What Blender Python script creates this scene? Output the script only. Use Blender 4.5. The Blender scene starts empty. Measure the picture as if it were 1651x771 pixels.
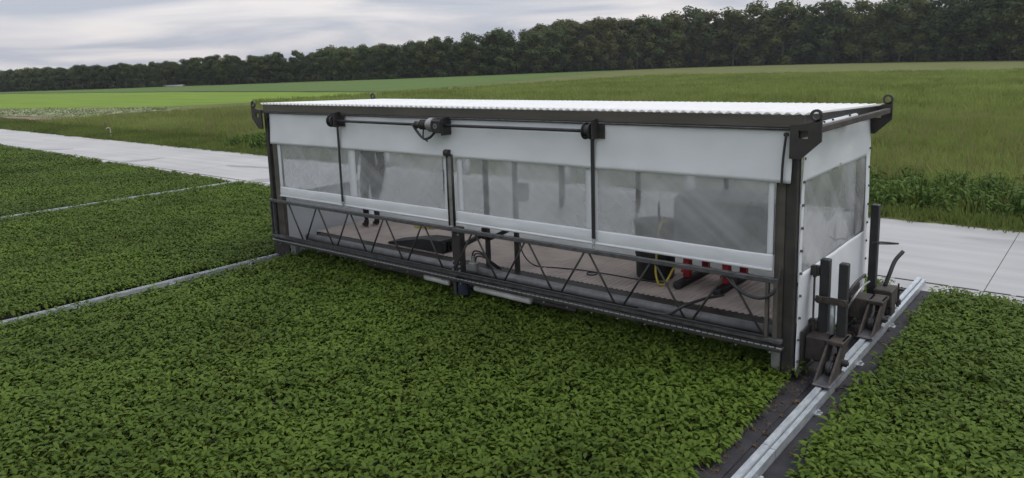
import bpy, math, random
from mathutils import Vector, Matrix, noise

S = bpy.context.scene
COL = S.collection
rnd = random.Random(7)
R = math.radians

# ------------------------------------------------------------------ camera
cam_d = bpy.data.cameras.new('camera')
cam = bpy.data.objects.new('camera', cam_d)
COL.objects.link(cam)
cam.matrix_world = Matrix(((0.773, -0.083, 0.628, 2.385),
                           (0.633, 0.149, -0.760, -7.053),
                           (-0.031, 0.985, 0.168, 3.200),
                           (0, 0, 0, 1))).normalized()
cam_d.sensor_width = 36
cam_d.lens = 1202.88 / 1651 * 36
cam_d.shift_y = -79.5 / 1651
cam_d.clip_end = 8000
S.camera = cam

# ------------------------------------------------------------------ world: overcast sky, thin streaky cloud
SUN_EL, SUN_AZ = R(52), R(150)
W = bpy.data.worlds.new('World')
S.world = W
W.use_nodes = True
wt = W.node_tree
for n in list(wt.nodes): wt.nodes.remove(n)
def wn(t, **k):
    n = wt.nodes.new(t)
    for a, b in k.items(): setattr(n, a, b)
    return n
def wl(a, b): wt.links.new(a, b)
out = wn('ShaderNodeOutputWorld'); bg = wn('ShaderNodeBackground'); bg.inputs[1].default_value = 0.1
sky = wn('ShaderNodeTexSky', sky_type='NISHITA'); sky.sun_disc = False
sky.sun_elevation = SUN_EL; sky.sun_rotation = SUN_AZ; sky.dust_density = 3.0
tc = wn('ShaderNodeTexCoord'); sep = wn('ShaderNodeSeparateXYZ'); wl(tc.outputs['Generated'], sep.inputs[0])
zc = wn('ShaderNodeMath', operation='MAXIMUM'); wl(sep.outputs[2], zc.inputs[0]); zc.inputs[1].default_value = 0.0
# luminance of an overcast sky: (1 + 2 sin h) / 3 of the zenith value
lum = wn('ShaderNodeMath', operation='MULTIPLY_ADD'); wl(zc.outputs[0], lum.inputs[0]); lum.inputs[1].default_value = 8.5; lum.inputs[2].default_value = 6.1
za = wn('ShaderNodeMath', operation='ADD'); wl(zc.outputs[0], za.inputs[0]); za.inputs[1].default_value = 0.10
dx = wn('ShaderNodeMath', operation='DIVIDE'); wl(sep.outputs[0], dx.inputs[0]); wl(za.outputs[0], dx.inputs[1])
dy = wn('ShaderNodeMath', operation='DIVIDE'); wl(sep.outputs[1], dy.inputs[0]); wl(za.outputs[0], dy.inputs[1])
cmb = wn('ShaderNodeCombineXYZ'); wl(dx.outputs[0], cmb.inputs[0]); wl(dy.outputs[0], cmb.inputs[1])
nz = wn('ShaderNodeTexNoise'); nz.inputs['Scale'].default_value = 0.55; nz.inputs['Detail'].default_value = 6; nz.inputs['Roughness'].default_value = 0.5; nz.inputs['Distortion'].default_value = 0.6
wl(cmb.outputs[0], nz.inputs['Vector'])
cr = wn('ShaderNodeValToRGB')
cr.color_ramp.elements[0].position = 0.41; cr.color_ramp.elements[0].color = (0.72, 0.79, 0.92, 1)
cr.color_ramp.elements[1].position = 0.62; cr.color_ramp.elements[1].color = (1.22, 1.20, 1.21, 1)
wl(nz.outputs['Fac'], cr.inputs[0])
cl = wn('ShaderNodeMix', data_type='RGBA', blend_type='MULTIPLY'); cl.inputs['Factor'].default_value = 1
wl(cr.outputs[0], cl.inputs['A']); wl(lum.outputs[0], cl.inputs['B'])
# faint warm band low over the horizon
hb = wn('ShaderNodeMapRange'); wl(zc.outputs[0], hb.inputs['Value']); hb.inputs['From Min'].default_value = 0.0; hb.inputs['From Max'].default_value = 0.16
hc = wn('ShaderNodeMix', data_type='RGBA'); hc.inputs['A'].default_value = (1.04, 0.99, 0.98, 1); hc.inputs['B'].default_value = (1, 1, 1, 1); wl(hb.outputs[0], hc.inputs['Factor'])
cl2 = wn('ShaderNodeMix', data_type='RGBA', blend_type='MULTIPLY'); cl2.inputs['Factor'].default_value = 1
wl(cl.outputs['Result'], cl2.inputs['A']); wl(hc.outputs['Result'], cl2.inputs['B'])
mx = wn('ShaderNodeMix', data_type='RGBA'); mx.inputs['Factor'].default_value = 0.90
wl(sky.outputs[0], mx.inputs['A']); wl(cl2.outputs['Result'], mx.inputs['B'])
wl(mx.outputs['Result'], bg.inputs[0]); wl(bg.outputs[0], out.inputs[0])

sun_d = bpy.data.lights.new('sun', 'SUN'); sun_d.energy = 1.45; sun_d.angle = R(30); sun_d.color = (1.0, 0.96, 0.9)
sun = bpy.data.objects.new('sun', sun_d); COL.objects.link(sun)
sd = Vector((0.60, 0.45, 1.0)).normalized()          # towards the sun: behind the shelter, high
sun.rotation_euler = sd.to_track_quat('Z', 'Y').to_euler()
SUN_EL = math.asin(sd.z); sky.sun_elevation = SUN_EL; sky.sun_rotation = math.atan2(sd.x, sd.y)
S.view_settings.view_transform = 'Standard'; S.view_settings.look = 'None'
S.view_settings.exposure = 0.12; S.view_settings.gamma = 1
S.render.resolution_x = 1024; S.render.resolution_y = 478

# ------------------------------------------------------------------ helpers
class MB:
    def __init__(s): s.v = []; s.f = []
    def add(s, vs, fs):
        o = len(s.v); s.v += [tuple(p) for p in vs]; s.f += [tuple(i + o for i in f) for f in fs]; return s
    def box(s, a, b):
        x0, y0, z0 = a; x1, y1, z1 = b
        return s.add([(x0,y0,z0),(x1,y0,z0),(x1,y1,z0),(x0,y1,z0),(x0,y0,z1),(x1,y0,z1),(x1,y1,z1),(x0,y1,z1)],
                     [(0,3,2,1),(4,5,6,7),(0,1,5,4),(1,2,6,5),(2,3,7,6),(3,0,4,7)])
    def cbox(s, a, b, c=0.006):
        # box with chamfered edges
        x0, y0, z0 = a; x1, y1, z1 = b
        c = min(c, (x1-x0)/3, (y1-y0)/3, (z1-z0)/3)
        vs = []
        for z, k in ((z0, c), (z0+c, 0), (z1-c, 0), (z1, c)):
            X0, X1, Y0, Y1 = x0+k, x1-k, y0+k, y1-k
            vs += [(X0+c,Y0,z),(X1-c,Y0,z),(X1,Y0+c,z),(X1,Y1-c,z),(X1-c,Y1,z),(X0+c,Y1,z),(X0,Y1-c,z),(X0,Y0+c,z)]
        fs = [tuple(range(7, -1, -1)), tuple(range(24, 32))]
        for l in range(3):
            for i in range(8):
                j = (i+1) % 8
                fs.append((l*8+i, l*8+j, l*8+8+j, l*8+8+i))
        return s.add(vs, fs)
    def bar(s, p, q, w, h, up=(0, 0, 1)):
        p = Vector(p); q = Vector(q); d = (q-p).normalized(); u = Vector(up)
        sx = d.cross(u)
        if sx.length < 1e-4: sx = d.cross(Vector((1, 0, 0)))
        sx.normalize(); u = sx.cross(d).normalized()
        vs = [e + sx*a*w/2 + u*b*h/2 for e in (p, q) for a, b in ((-1,-1),(1,-1),(1,1),(-1,1))]
        return s.add(vs, [(0,1,2,3),(7,6,5,4),(0,4,5,1),(1,5,6,2),(2,6,7,3),(3,7,4,0)])
    def cyl(s, p, q, r, n=12, r2=None):
        p = Vector(p); q = Vector(q); d = (q-p).normalized(); r2 = r if r2 is None else r2
        a = d.orthogonal().normalized(); b = d.cross(a)
        vs = [e + (a*math.cos(t*2*math.pi/n) + b*math.sin(t*2*math.pi/n))*rr for e, rr in ((p, r), (q, r2)) for t in range(n)]
        fs = [tuple(range(n-1, -1, -1)), tuple(range(n, 2*n))] + [(i, (i+1) % n, n+(i+1) % n, n+i) for i in range(n)]
        return s.add(vs, fs)
    def tube(s, pts, r, n=8):
        pts = [Vector(p) for p in pts]; rings = []; a = None
        for i, p in enumerate(pts):
            d = (pts[min(i+1, len(pts)-1)] - pts[max(i-1, 0)]).normalized()
            a = d.orthogonal().normalized() if a is None else (a - d*a.dot(d)).normalized()
            b = d.cross(a); rr = r[i] if isinstance(r, (list, tuple)) else r
            rings.append([p + (a*math.cos(t*2*math.pi/n) + b*math.sin(t*2*math.pi/n))*rr for t in range(n)])
        vs = [v for g in rings for v in g]; fs = [tuple(range(n-1, -1, -1)), tuple(range(len(vs)-n, len(vs)))]
        for k in range(len(pts)-1):
            fs += [(k*n+i, k*n+(i+1) % n, k*n+n+(i+1) % n, k*n+n+i) for i in range(n)]
        return s.add(vs, fs)
    def prism(s, poly, axis, a, b):
        # poly: 2-D points; axis 'x': (y,z), 'y': (x,z), 'z': (x,y)
        def P(u, v, w): return {'x': (w, u, v), 'y': (u, w, v), 'z': (u, v, w)}[axis]
        n = len(poly)
        vs = [P(u, v, a) for u, v in poly] + [P(u, v, b) for u, v in poly]
        return s.add(vs, [tuple(range(n)), tuple(range(2*n-1, n-1, -1))] + [(i, n+i, n+(i+1) % n, (i+1) % n) for i in range(n)])
    def ring(s, c, axis, ri, ro, t, n=18):
        vs = []; fs = []
        for k in range(n):
            an = k*2*math.pi/n
            for r in (ri, ro):
                for h in (-t/2, t/2):
                    u, v = r*math.cos(an), r*math.sin(an)
                    q = {'x': (h, u, v), 'y': (u, h, v), 'z': (u, v, h)}[axis]
                    vs.append((c[0]+q[0], c[1]+q[1], c[2]+q[2]))
        for k in range(n):
            j = (k+1) % n
            for p, q in ((0, 1), (1, 3), (3, 2), (2, 0)): fs.append((k*4+p, k*4+q, j*4+q, j*4+p))
        return s.add(vs, fs)
    def grid(s, fn, nu, nv, skip=None):
        vs = [fn(i/nu, j/nv) for j in range(nv+1) for i in range(nu+1)]
        fs = [(j*(nu+1)+i, j*(nu+1)+i+1, (j+1)*(nu+1)+i+1, (j+1)*(nu+1)+i) for j in range(nv) for i in range(nu)
              if not (skip and skip((i+.5)/nu, (j+.5)/nv))]
        return s.add(vs, fs)
    def mesh(s, name, m, smooth=False):
        me = bpy.data.meshes.new(name); me.from_pydata(s.v, [], s.f)
        for mm in (m if isinstance(m, (list, tuple)) else [m]): me.materials.append(mm)
        if smooth: me.polygons.foreach_set('use_smooth', [True]*len(me.polygons))
        me.update(); return me
    def build(s, name, m, parent=None, smooth=False, thick=0):
        o = bpy.data.objects.new(name, s.mesh(name, m, smooth)); COL.objects.link(o)
        if parent: adopt(o, parent)
        if thick:
            md = o.modifiers.new('thickness', 'SOLIDIFY'); md.thickness = thick; md.offset = 0
        return o

def world_loc(o):
    v = Vector(o.location)
    return v + world_loc(o.parent) + o.matrix_parent_inverse.translation if o.parent else v
def adopt(o, parent):
    o.parent = parent
    o.matrix_parent_inverse = Matrix.Translation(-world_loc(parent))
def tag(o, label, cat, group=None, kind=None):
    o['label'] = label; o['category'] = cat
    if group: o['group'] = group
    if kind: o['kind'] = kind
    return o
def struct(o, label=None):
    o['kind'] = 'structure'
    if label: o['label'] = label
    return o
def stuff(o, label=None):
    o['kind'] = 'stuff'
    return o
def empty(name, loc):
    o = bpy.data.objects.new(name, None); o.location = loc; o.empty_display_size = .2; COL.objects.link(o); return o
def fbm(x, y, z=0, o=4): return noise.fractal(Vector((x, y, z)), 1.0, 2.0, o)
def ease(pts, k=8):
    # smooth curve through points (Catmull-Rom)
    P = [Vector(p) for p in pts]; P = [P[0]*2-P[1]] + P + [P[-1]*2-P[-2]]; o = []
    for i in range(1, len(P)-2):
        for t in range(k):
            t = t/k; a, b, c, d = P[i-1:i+3]
            o.append(.5*((2*b)+(c-a)*t+(2*a-5*b+4*c-d)*t*t+(3*b-a-3*c+d)*t*t*t))
    return o + [P[-2]]

# ------------------------------------------------------------------ materials
def mat(name, c1, c2=None, rough=.6, metal=0, scale=4, detail=5, lo=.35, hi=.65, bump=0, bscale=None, spec=.5, stretch=None, sheen=0):
    m = bpy.data.materials.new(name); m.use_nodes = True
    nt = m.node_tree; b = nt.nodes['Principled BSDF']
    b.inputs['Roughness'].default_value = rough; b.inputs['Metallic'].default_value = metal
    b.inputs['Specular IOR Level'].default_value = spec
    c2 = c2 or tuple(x*.8 for x in c1)
    t = nt.nodes.new('ShaderNodeTexCoord'); mp = nt.nodes.new('ShaderNodeMapping'); nt.links.new(t.outputs['Object'], mp.inputs[0])
    if stretch: mp.inputs['Scale'].default_value = stretch
    n = nt.nodes.new('ShaderNodeTexNoise'); n.inputs['Scale'].default_value = scale; n.inputs['Detail'].default_value = detail
    nt.links.new(mp.outputs[0], n.inputs['Vector'])
    r = nt.nodes.new('ShaderNodeValToRGB'); r.color_ramp.elements[0].position = lo; r.color_ramp.elements[1].position = hi
    r.color_ramp.elements[0].color = (*c1, 1); r.color_ramp.elements[1].color = (*c2, 1)
    nt.links.new(n.outputs['Fac'], r.inputs[0]); nt.links.new(r.outputs[0], b.inputs['Base Color'])
    if bump:
        n2 = nt.nodes.new('ShaderNodeTexNoise'); n2.inputs['Scale'].default_value = bscale or scale*6; n2.inputs['Detail'].default_value = 4
        nt.links.new(mp.outputs[0], n2.inputs['Vector'])
        bp = nt.nodes.new('ShaderNodeBump'); bp.inputs['Strength'].default_value = bump; bp.inputs['Distance'].default_value = .02
        nt.links.new(n2.outputs['Fac'], bp.inputs['Height']); nt.links.new(bp.outputs[0], b.inputs['Normal'])
    m['nodes_ramp'] = r.name
    return m

def leaf_mat(name, c1, c2, c3, rough=.45, trans=.25, big=.35, spec=.4):
    # foliage: random tone per instance/island, slow tone drift over the ground, some light through the leaf
    m = bpy.data.materials.new(name); m.use_nodes = True; nt = m.node_tree
    b = nt.nodes['Principled BSDF']; o = nt.nodes['Material Output']
    oi = nt.nodes.new('ShaderNodeObjectInfo'); g = nt.nodes.new('ShaderNodeNewGeometry')
    r = nt.nodes.new('ShaderNodeValToRGB')
    e = r.color_ramp.elements; e[0].color = (*c1, 1); e[1].color = (*c3, 1); k = e.new(.5); k.color = (*c2, 1)
    mn = nt.nodes.new('ShaderNodeMath'); mn.operation = 'MULTIPLY_ADD'; mn.inputs[1].default_value = .5
    nt.links.new(oi.outputs['Random'], mn.inputs[0])
    m2 = nt.nodes.new('ShaderNodeMath'); m2.operation = 'MULTIPLY'; m2.inputs[1].default_value = .5
    nt.links.new(g.outputs['Random Per Island'], m2.inputs[0]); nt.links.new(m2.outputs[0], mn.inputs[2])
    nt.links.new(mn.outputs[0], r.inputs[0])
    n = nt.nodes.new('ShaderNodeTexNoise'); n.inputs['Scale'].default_value = big; n.inputs['Detail'].default_value = 4
    nt.links.new(g.outputs['Position'], n.inputs['Vector'])
    mr = nt.nodes.new('ShaderNodeMapRange'); mr.inputs['From Min'].default_value = .3; mr.inputs['From Max'].default_value = .7
    mr.inputs['To Min'].default_value = .72; mr.inputs['To Max'].default_value = 1.22
    nt.links.new(n.outputs['Fac'], mr.inputs['Value'])
    mu = nt.nodes.new('ShaderNodeMix'); mu.data_type = 'RGBA'; mu.blend_type = 'MULTIPLY'; mu.inputs['Factor'].default_value = 1
    nt.links.new(r.outputs[0], mu.inputs['A']); nt.links.new(mr.outputs[0], mu.inputs['B'])
    nt.links.new(mu.outputs['Result'], b.inputs['Base Color'])
    b.inputs['Roughness'].default_value = rough; b.inputs['Specular IOR Level'].default_value = spec
    tr = nt.nodes.new('ShaderNodeBsdfTranslucent'); nt.links.new(mu.outputs['Result'], tr.inputs[0])
    ms = nt.nodes.new('ShaderNodeMixShader'); ms.inputs[0].default_value = trans
    nt.links.new(b.outputs[0], ms.inputs[1]); nt.links.new(tr.outputs[0], ms.inputs[2]); nt.links.new(ms.outputs[0], o.inputs[0])
    return m

M = {}
M['steel'] = mat('dark_painted_steel', (.016, .015, .015), (.036, .032, .029), .55, .0, 6, bump=.08)
M['fascia'] = mat('weathered_brown_steel', (.055, .050, .043), (.085, .074, .062), .6, 0, 3, stretch=(.4, 3, 3), bump=.08)
M['rust'] = mat('rusty_brown_steel', (.022, .019, .018), (.052, .041, .034), .7, .1, 9, bump=.2)
M['grey_metal'] = mat('grey_metal', (.20, .20, .20), (.32, .32, .32), .45, .5, 8, bump=.05)
M['black'] = mat('black_rubber', (.012, .012, .014), (.022, .022, .024), .55, 0, 8)
M['galv'] = mat('galvanised_steel', (.34, .37, .40), (.48, .51, .53), .45, .5, 14, bump=.05, stretch=(2, .6, 2))
M['galv_dark'] = mat('dull_galvanised_steel', (.06, .06, .064), (.11, .11, .116), .5, .4, 14)
M['roof'] = mat('white_corrugated_sheet', (.96, .96, .96), (.92, .92, .91), .38, 0, 3, stretch=(3, .5, 1))
def see_through(m, fac, col):
    nt = m.node_tree; o = nt.nodes['Material Output']; b = nt.nodes['Principled BSDF']
    tl = nt.nodes.new('ShaderNodeBsdfTranslucent'); tl.inputs[0].default_value = (*col, 1)
    ms = nt.nodes.new('ShaderNodeMixShader'); ms.inputs[0].default_value = fac
    nt.links.new(b.outputs[0], ms.inputs[1]); nt.links.new(tl.outputs[0], ms.inputs[2]); nt.links.new(ms.outputs[0], o.inputs[0])
see_through(M['roof'], .50, (.96, .96, .95))
M['tarp'] = mat('white_pvc_tarpaulin', (.72, .74, .77), (.64, .66, .69), .42, 0, 2.2, bump=.3, bscale=2.4, lo=.3, hi=.75)
M['tarp_old'] = mat('greyed_pvc_tarpaulin', (.85, .86, .87), (.77, .78, .80), .5, 0, 2.5, bump=.12, bscale=4)
see_through(M['tarp'], .22, (.8, .82, .85)); see_through(M['tarp_old'], .50, (.9, .9, .91))
M['floor'] = mat('ribbed_deck', (.54, .465, .435), (.42, .36, .335), .6, .0, 2.5, bump=.1)
M['red'] = mat('red_paint', (.32, .012, .018), (.22, .010, .014), .4, 0, 10)
M['cabinet'] = mat('grey_cabinet_paint', (.20, .20, .20), (.25, .25, .25), .5, 0, 5)
M['yellow'] = mat('yellow_plastic', (.55, .45, .06), (.45, .36, .05), .45, 0, 10)
M['pvc'] = mat('pale_plastic_pipe', (.19, .19, .20), (.13, .13, .14), .4, 0, 10)
M['pvc_pale'] = mat('weathered_white_pipe', (.52, .52, .51), (.40, .40, .39), .4, 0, 8)
M['blue'] = mat('blue_plastic', (.014, .018, .034), (.02, .026, .048), .4, 0, 8)
M['cloth'] = mat('black_ground_cloth', (.011, .011, .015), (.021, .020, .026), .85, 0, 5, bump=.25, bscale=60)
M['soil_dark'] = mat('dark_soil', (.020, .020, .016), (.035, .032, .024), .95, 0, 6, bump=.5)

# PVC film: partly clear, partly milky
def film(name, clear, milk, lean=35):
    m = bpy.data.materials.new(name); m.use_nodes = True; nt = m.node_tree
    nt.nodes.remove(nt.nodes['Principled BSDF']); o = nt.nodes['Material Output']
    tr = nt.nodes.new('ShaderNodeBsdfTransparent'); tr.inputs[0].default_value = (.86, .88, .90, 1)
    df = nt.nodes.new('ShaderNodeBsdfDiffuse'); df.inputs[0].default_value = (*milk, 1)
    tl = nt.nodes.new('ShaderNodeBsdfTranslucent'); tl.inputs[0].default_value = (*milk, 1)
    md = nt.nodes.new('ShaderNodeMixShader'); md.inputs[0].default_value = .45
    nt.links.new(df.outputs[0], md.inputs[1]); nt.links.new(tl.outputs[0], md.inputs[2])
    t = nt.nodes.new('ShaderNodeTexCoord'); n = nt.nodes.new('ShaderNodeTexNoise'); n.inputs['Scale'].default_value = 1.3; n.inputs['Detail'].default_value = 5; n.inputs['Distortion'].default_value = .8
    fm = nt.nodes.new('ShaderNodeMapping'); fm.vector_type = 'TEXTURE'; fm.inputs['Rotation'].default_value = (R(20), R(-lean*1.4), R(20)); fm.inputs['Scale'].default_value = (2.0, .9, .6)
    nt.links.new(t.outputs['Object'], fm.inputs[0]); nt.links.new(fm.outputs[0], n.inputs['Vector'])
    mr = nt.nodes.new('ShaderNodeMapRange'); mr.inputs['From Min'].default_value = .3; mr.inputs['From Max'].default_value = .7
    mr.inputs['To Min'].default_value = 1-clear-.14; mr.inputs['To Max'].default_value = 1-clear+.18
    nt.links.new(n.outputs['Fac'], mr.inputs['Value'])
    # pale diagonal creases where the film has been folded
    cm = nt.nodes.new('ShaderNodeMapping'); cm.vector_type = 'TEXTURE'; cm.inputs['Rotation'].default_value = (R(-lean), R(lean), 0); cm.inputs['Scale'].default_value = (5.0, 5.0, .32)
    nt.links.new(t.outputs['Object'], cm.inputs[0])
    cn = nt.nodes.new('ShaderNodeTexNoise'); cn.inputs['Scale'].default_value = 1.0; cn.inputs['Detail'].default_value = 3; cn.inputs['Distortion'].default_value = .3
    nt.links.new(cm.outputs[0], cn.inputs['Vector'])
    ck = nt.nodes.new('ShaderNodeMapRange'); ck.inputs['From Min'].default_value = .50; ck.inputs['From Max'].default_value = .62; ck.inputs['To Max'].default_value = .20
    nt.links.new(cn.outputs['Fac'], ck.inputs['Value'])
    ad = nt.nodes.new('ShaderNodeMath'); ad.use_clamp = True; nt.links.new(mr.outputs[0], ad.inputs[0]); nt.links.new(ck.outputs[0], ad.inputs[1])
    ms = nt.nodes.new('ShaderNodeMixShader'); nt.links.new(ad.outputs[0], ms.inputs[0])
    nt.links.new(tr.outputs[0], ms.inputs[1]); nt.links.new(md.outputs[0], ms.inputs[2])
    gl = nt.nodes.new('ShaderNodeBsdfGlossy'); gl.inputs['Roughness'].default_value = .12
    n2 = nt.nodes.new('ShaderNodeTexNoise'); n2.inputs['Scale'].default_value = 2.0; n2.inputs['Detail'].default_value = 2
    nt.links.new(t.outputs['Object'], n2.inputs['Vector'])
    bp = nt.nodes.new('ShaderNodeBump'); bp.inputs['Strength'].default_value = .35; bp.inputs['Distance'].default_value = .05
    nt.links.new(n2.outputs['Fac'], bp.inputs['Height']); nt.links.new(bp.outputs[0], gl.inputs['Normal'])
    fr = nt.nodes.new('ShaderNodeFresnel'); fr.inputs[0].default_value = 1.45
    mg = nt.nodes.new('ShaderNodeMixShader'); nt.links.new(fr.outputs[0], mg.inputs[0])
    nt.links.new(ms.outputs[0], mg.inputs[1]); nt.links.new(gl.outputs[0], mg.inputs[2])
    nt.links.new(mg.outputs[0], o.inputs[0])
    return m
M['film'] = film('milky_window_film', .66, (.66, .67, .69), 35)
M['film_b'] = film('milky_window_film_creased', .66, (.66, .67, .69), -35)
M['film_back'] = film('milky_back_film', .60, (.58, .58, .58))

# ------------------------------------------------------------------ terrain
def g(x): return -.0065*10*math.log1p(math.exp(min(60, -(x+128)/10)))
def near_edge(x): return 3.92-.024*x
def far_edge(x): return 8.32-.0145*x

M['meadow'] = mat('rough_meadow', (.080, .096, .030), (.120, .124, .044), .95, 0, .35, detail=9, bump=.6, bscale=5, stretch=(.5, 1.2, 1), spec=.1)
M['bright'] = mat('bright_green_field', (.135, .205, .026), (.105, .165, .022), .95, 0, .25, detail=8, bump=.5, bscale=6, stretch=(.3, 1.5, 1), spec=.1)
M['green'] = mat('green_field', (.065, .115, .030), (.085, .120, .032), .95, 0, .12, detail=8, bump=.5, bscale=4, spec=.1)
M['ditch'] = mat('dark_ditch_grass', (.018, .030, .010), (.028, .042, .014), .95, 0, .5)
M['soil'] = mat('reddish_bare_soil', (.17, .105, .075), (.115, .085, .055), .95, 0, 1.2, detail=8, bump=.5)
M['pale'] = mat('pale_leafy_rows', (.24, .27, .14), (.13, .17, .06), .9, 0, 1.6, detail=8, bump=.5)

b = MB()
xs = [-3500, -2000, -1200, -800, -600, -450] + list(range(-400, -40, 10)) + [-40, -20, 0, 20, 60, 150, 400, 1000, 2000, 3500]
ys = [-3500, -1000, -200, -40, 0, 12, 30, 60, 120, 200, 300, 600, 1500, 3500]
b.v = [(x, y, g(max(x, -700))) for y in ys for x in xs]
nx = len(xs)
b.f = [(j*nx+i, j*nx+i+1, (j+1)*nx+i+1, (j+1)*nx+i) for j in range(len(ys)-1) for i in range(nx-1)]
struct(b.build('ground', M['meadow']), 'rough olive meadow ground')

def patch(name, c, m, dz, n=24, k=10, label=None):
    # c: near-left, near-right, far-right, far-left corners, draped on the terrain with a wavering edge
    A, B, Cc, D = [Vector((*p, 0)) for p in c]
    def fn(u, v):
        p = (A*(1-u)+B*u)*(1-v) + (D*(1-u)+Cc*u)*v
        q = .8*fbm(p.x*.15, p.y*.15)
        p = p + Vector((q*.6, q, 0))
        return (p.x, p.y, g(p.x)+dz)
    o = MB().grid(fn, n, k).build(name, m); return struct(o, label)
patch('grass_field', ((-112, 14), (-70, 26.5), (-60, 56), (-210, 57)), M['bright'], .02, label='bright yellow-green mown field')
patch('green_field', ((-330, 62), (-70, 58.5), (-118, 196), (-330, 120)), M['green'], .03, label='mid green field below the wood')
patch('ditch', ((-330, 59), (-66, 56.6), (-67, 57.6), (-330, 62.5)), M['ditch'], .06, 60, 1, label='dark ditch line between the fields')
patch('soil_strip', ((-100, 5.8), (-56, 13.9), (-61, 16.6), (-104, 9.6)), M['soil'], .025, label='reddish strip of bare soil')
patch('field_strip', ((-104, 10), (-60.5, 17), (-67, 25.2), (-110, 13)), M['pale'], .03, label='pale leafy crop strip')

# ------------------------------------------------------------------ scatter with geometry nodes
def scatter(o, srcs, density, smin, smax, tilt=.25, seed=1, attr=None):
    ng = bpy.data.node_groups.new('scatter', 'GeometryNodeTree')
    ng.interface.new_socket('Geometry', in_out='INPUT', socket_type='NodeSocketGeometry')
    ng.interface.new_socket('Geometry', in_out='OUTPUT', socket_type='NodeSocketGeometry')
    N = ng.nodes.new; L = ng.links.new
    gi = N('NodeGroupInput'); go = N('NodeGroupOutput')
    dp = N('GeometryNodeDistributePointsOnFaces'); dp.inputs['Density'].default_value = density; dp.inputs['Seed'].default_value = seed
    L(gi.outputs[0], dp.inputs[0])
    jn = N('GeometryNodeJoinGeometry')
    for s in srcs:
        q = N('GeometryNodeObjectInfo'); q.inputs['Object'].default_value = s; q.inputs['As Instance'].default_value = True
        L(q.outputs['Geometry'], jn.inputs[0])
    ip = N('GeometryNodeInstanceOnPoints'); ip.inputs['Pick Instance'].default_value = True
    L(dp.outputs['Points'], ip.inputs['Points']); L(jn.outputs[0], ip.inputs['Instance'])
    ri = N('FunctionNodeRandomValue'); ri.data_type = 'INT'; ri.inputs['Min'].default_value = 0
    for sk in ri.inputs:
        if sk.name == 'Max' and sk.type == 'INT': sk.default_value = len(srcs)-1
        if sk.name == 'Min' and sk.type == 'INT': sk.default_value = 0
    L([s for s in ri.outputs if s.type == 'INT'][0], ip.inputs['Instance Index'])
    rv = N('FunctionNodeRandomValue'); rv.data_type = 'FLOAT_VECTOR'
    rv.inputs[0].default_value = (-tilt, -tilt, 0); rv.inputs[1].default_value = (tilt, tilt, 6.283)
    L(rv.outputs[0], ip.inputs['Rotation'])
    rs = N('FunctionNodeRandomValue'); rs.data_type = 'FLOAT'
    fl = [s for s in rs.inputs if s.type == 'VALUE']; fl[0].default_value = smin; fl[1].default_value = smax; rs.inputs['Seed'].default_value = seed+5
    L([s for s in rs.outputs if s.type == 'VALUE'][0], ip.inputs['Scale'])
    j2 = N('GeometryNodeJoinGeometry'); L(gi.outputs[0], j2.inputs[0]); L(ip.outputs[0], j2.inputs[0]); L(j2.outputs[0], go.inputs[0])
    md = o.modifiers.new('scatter', 'NODES'); md.node_group = ng

def source(name, me): return bpy.data.objects.new(name, me)   # never linked to the scene: only a shape for the scatter

M['leaf'] = leaf_mat('crop_leaf', (.053, .091, .013), (.074, .117, .016), (.102, .150, .021), .58, .26, .45, .12)
def leaf(b, base, yaw, pitch, L, wd, curl):
    # ovate leaf: a folded blade of six faces, drooping at the tip
    cy, sy = math.cos(yaw), math.sin(yaw)
    def P(t, s):
        a = pitch - curl*t
        r = L*t*math.cos(a); z = L*t*math.sin(a) + abs(s)*.18*L
        x, y = r, s*wd*L
        return (base[0]+x*cy-y*sy, base[1]+x*sy+y*cy, base[2]+z)
    b.add([P(0, 0), P(.35, .38), P(.35, 0), P(.35, -.38), P(.75, .32), P(.75, 0), P(.75, -.32), P(1.05, 0)],
          [(0, 2, 1), (0, 3, 2), (1, 2, 5, 4), (2, 3, 6, 5), (4, 5, 7), (5, 6, 7)])
plants = []
for k in range(4):
    r2 = random.Random(40+k); b = MB()
    for i in range(15):
        yaw = i*2.4+r2.uniform(-.5, .5); h = r2.uniform(.0, 1.0)
        rad = .008+.045*r2.random()
        leaf(b, (rad*math.cos(yaw), rad*math.sin(yaw), .040+.055*h), yaw, r2.uniform(.05, .75), r2.uniform(.038, .068), r2.uniform(.58, .88), r2.uniform(.2, 1.2))
    plants.append(source('crop_plant', b.mesh('crop_plant', M['leaf'], True)))
M['leaf_old'] = leaf_mat('yellowing_crop_leaf', (.075, .115, .02), (.105, .135, .026), (.135, .145, .04), .55, .3, .45, .2)
for k in range(2):
    # taller, looser plants: one of them with a few yellowing leaves
    r2 = random.Random(50+k); b = MB()
    for i in range(12):
        yaw = i*2.4+r2.uniform(-.5, .5); h = r2.uniform(.2, 1.0); rad = .01+.05*r2.random()
        leaf(b, (rad*math.cos(yaw), rad*math.sin(yaw), .05+.075*h), yaw, r2.uniform(.2, 1.1), r2.uniform(.045, .08), r2.uniform(.4, .7), r2.uniform(.2, 1.3))
    me_ = b.mesh('crop_plant', [M['leaf'], M['leaf_old']], True)
    if k: me_.polygons.foreach_set('material_index', [1 if (i//6) in (3,) else 0 for i in range(len(me_.polygons))])
    plants.append(source('crop_plant', me_))

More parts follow.
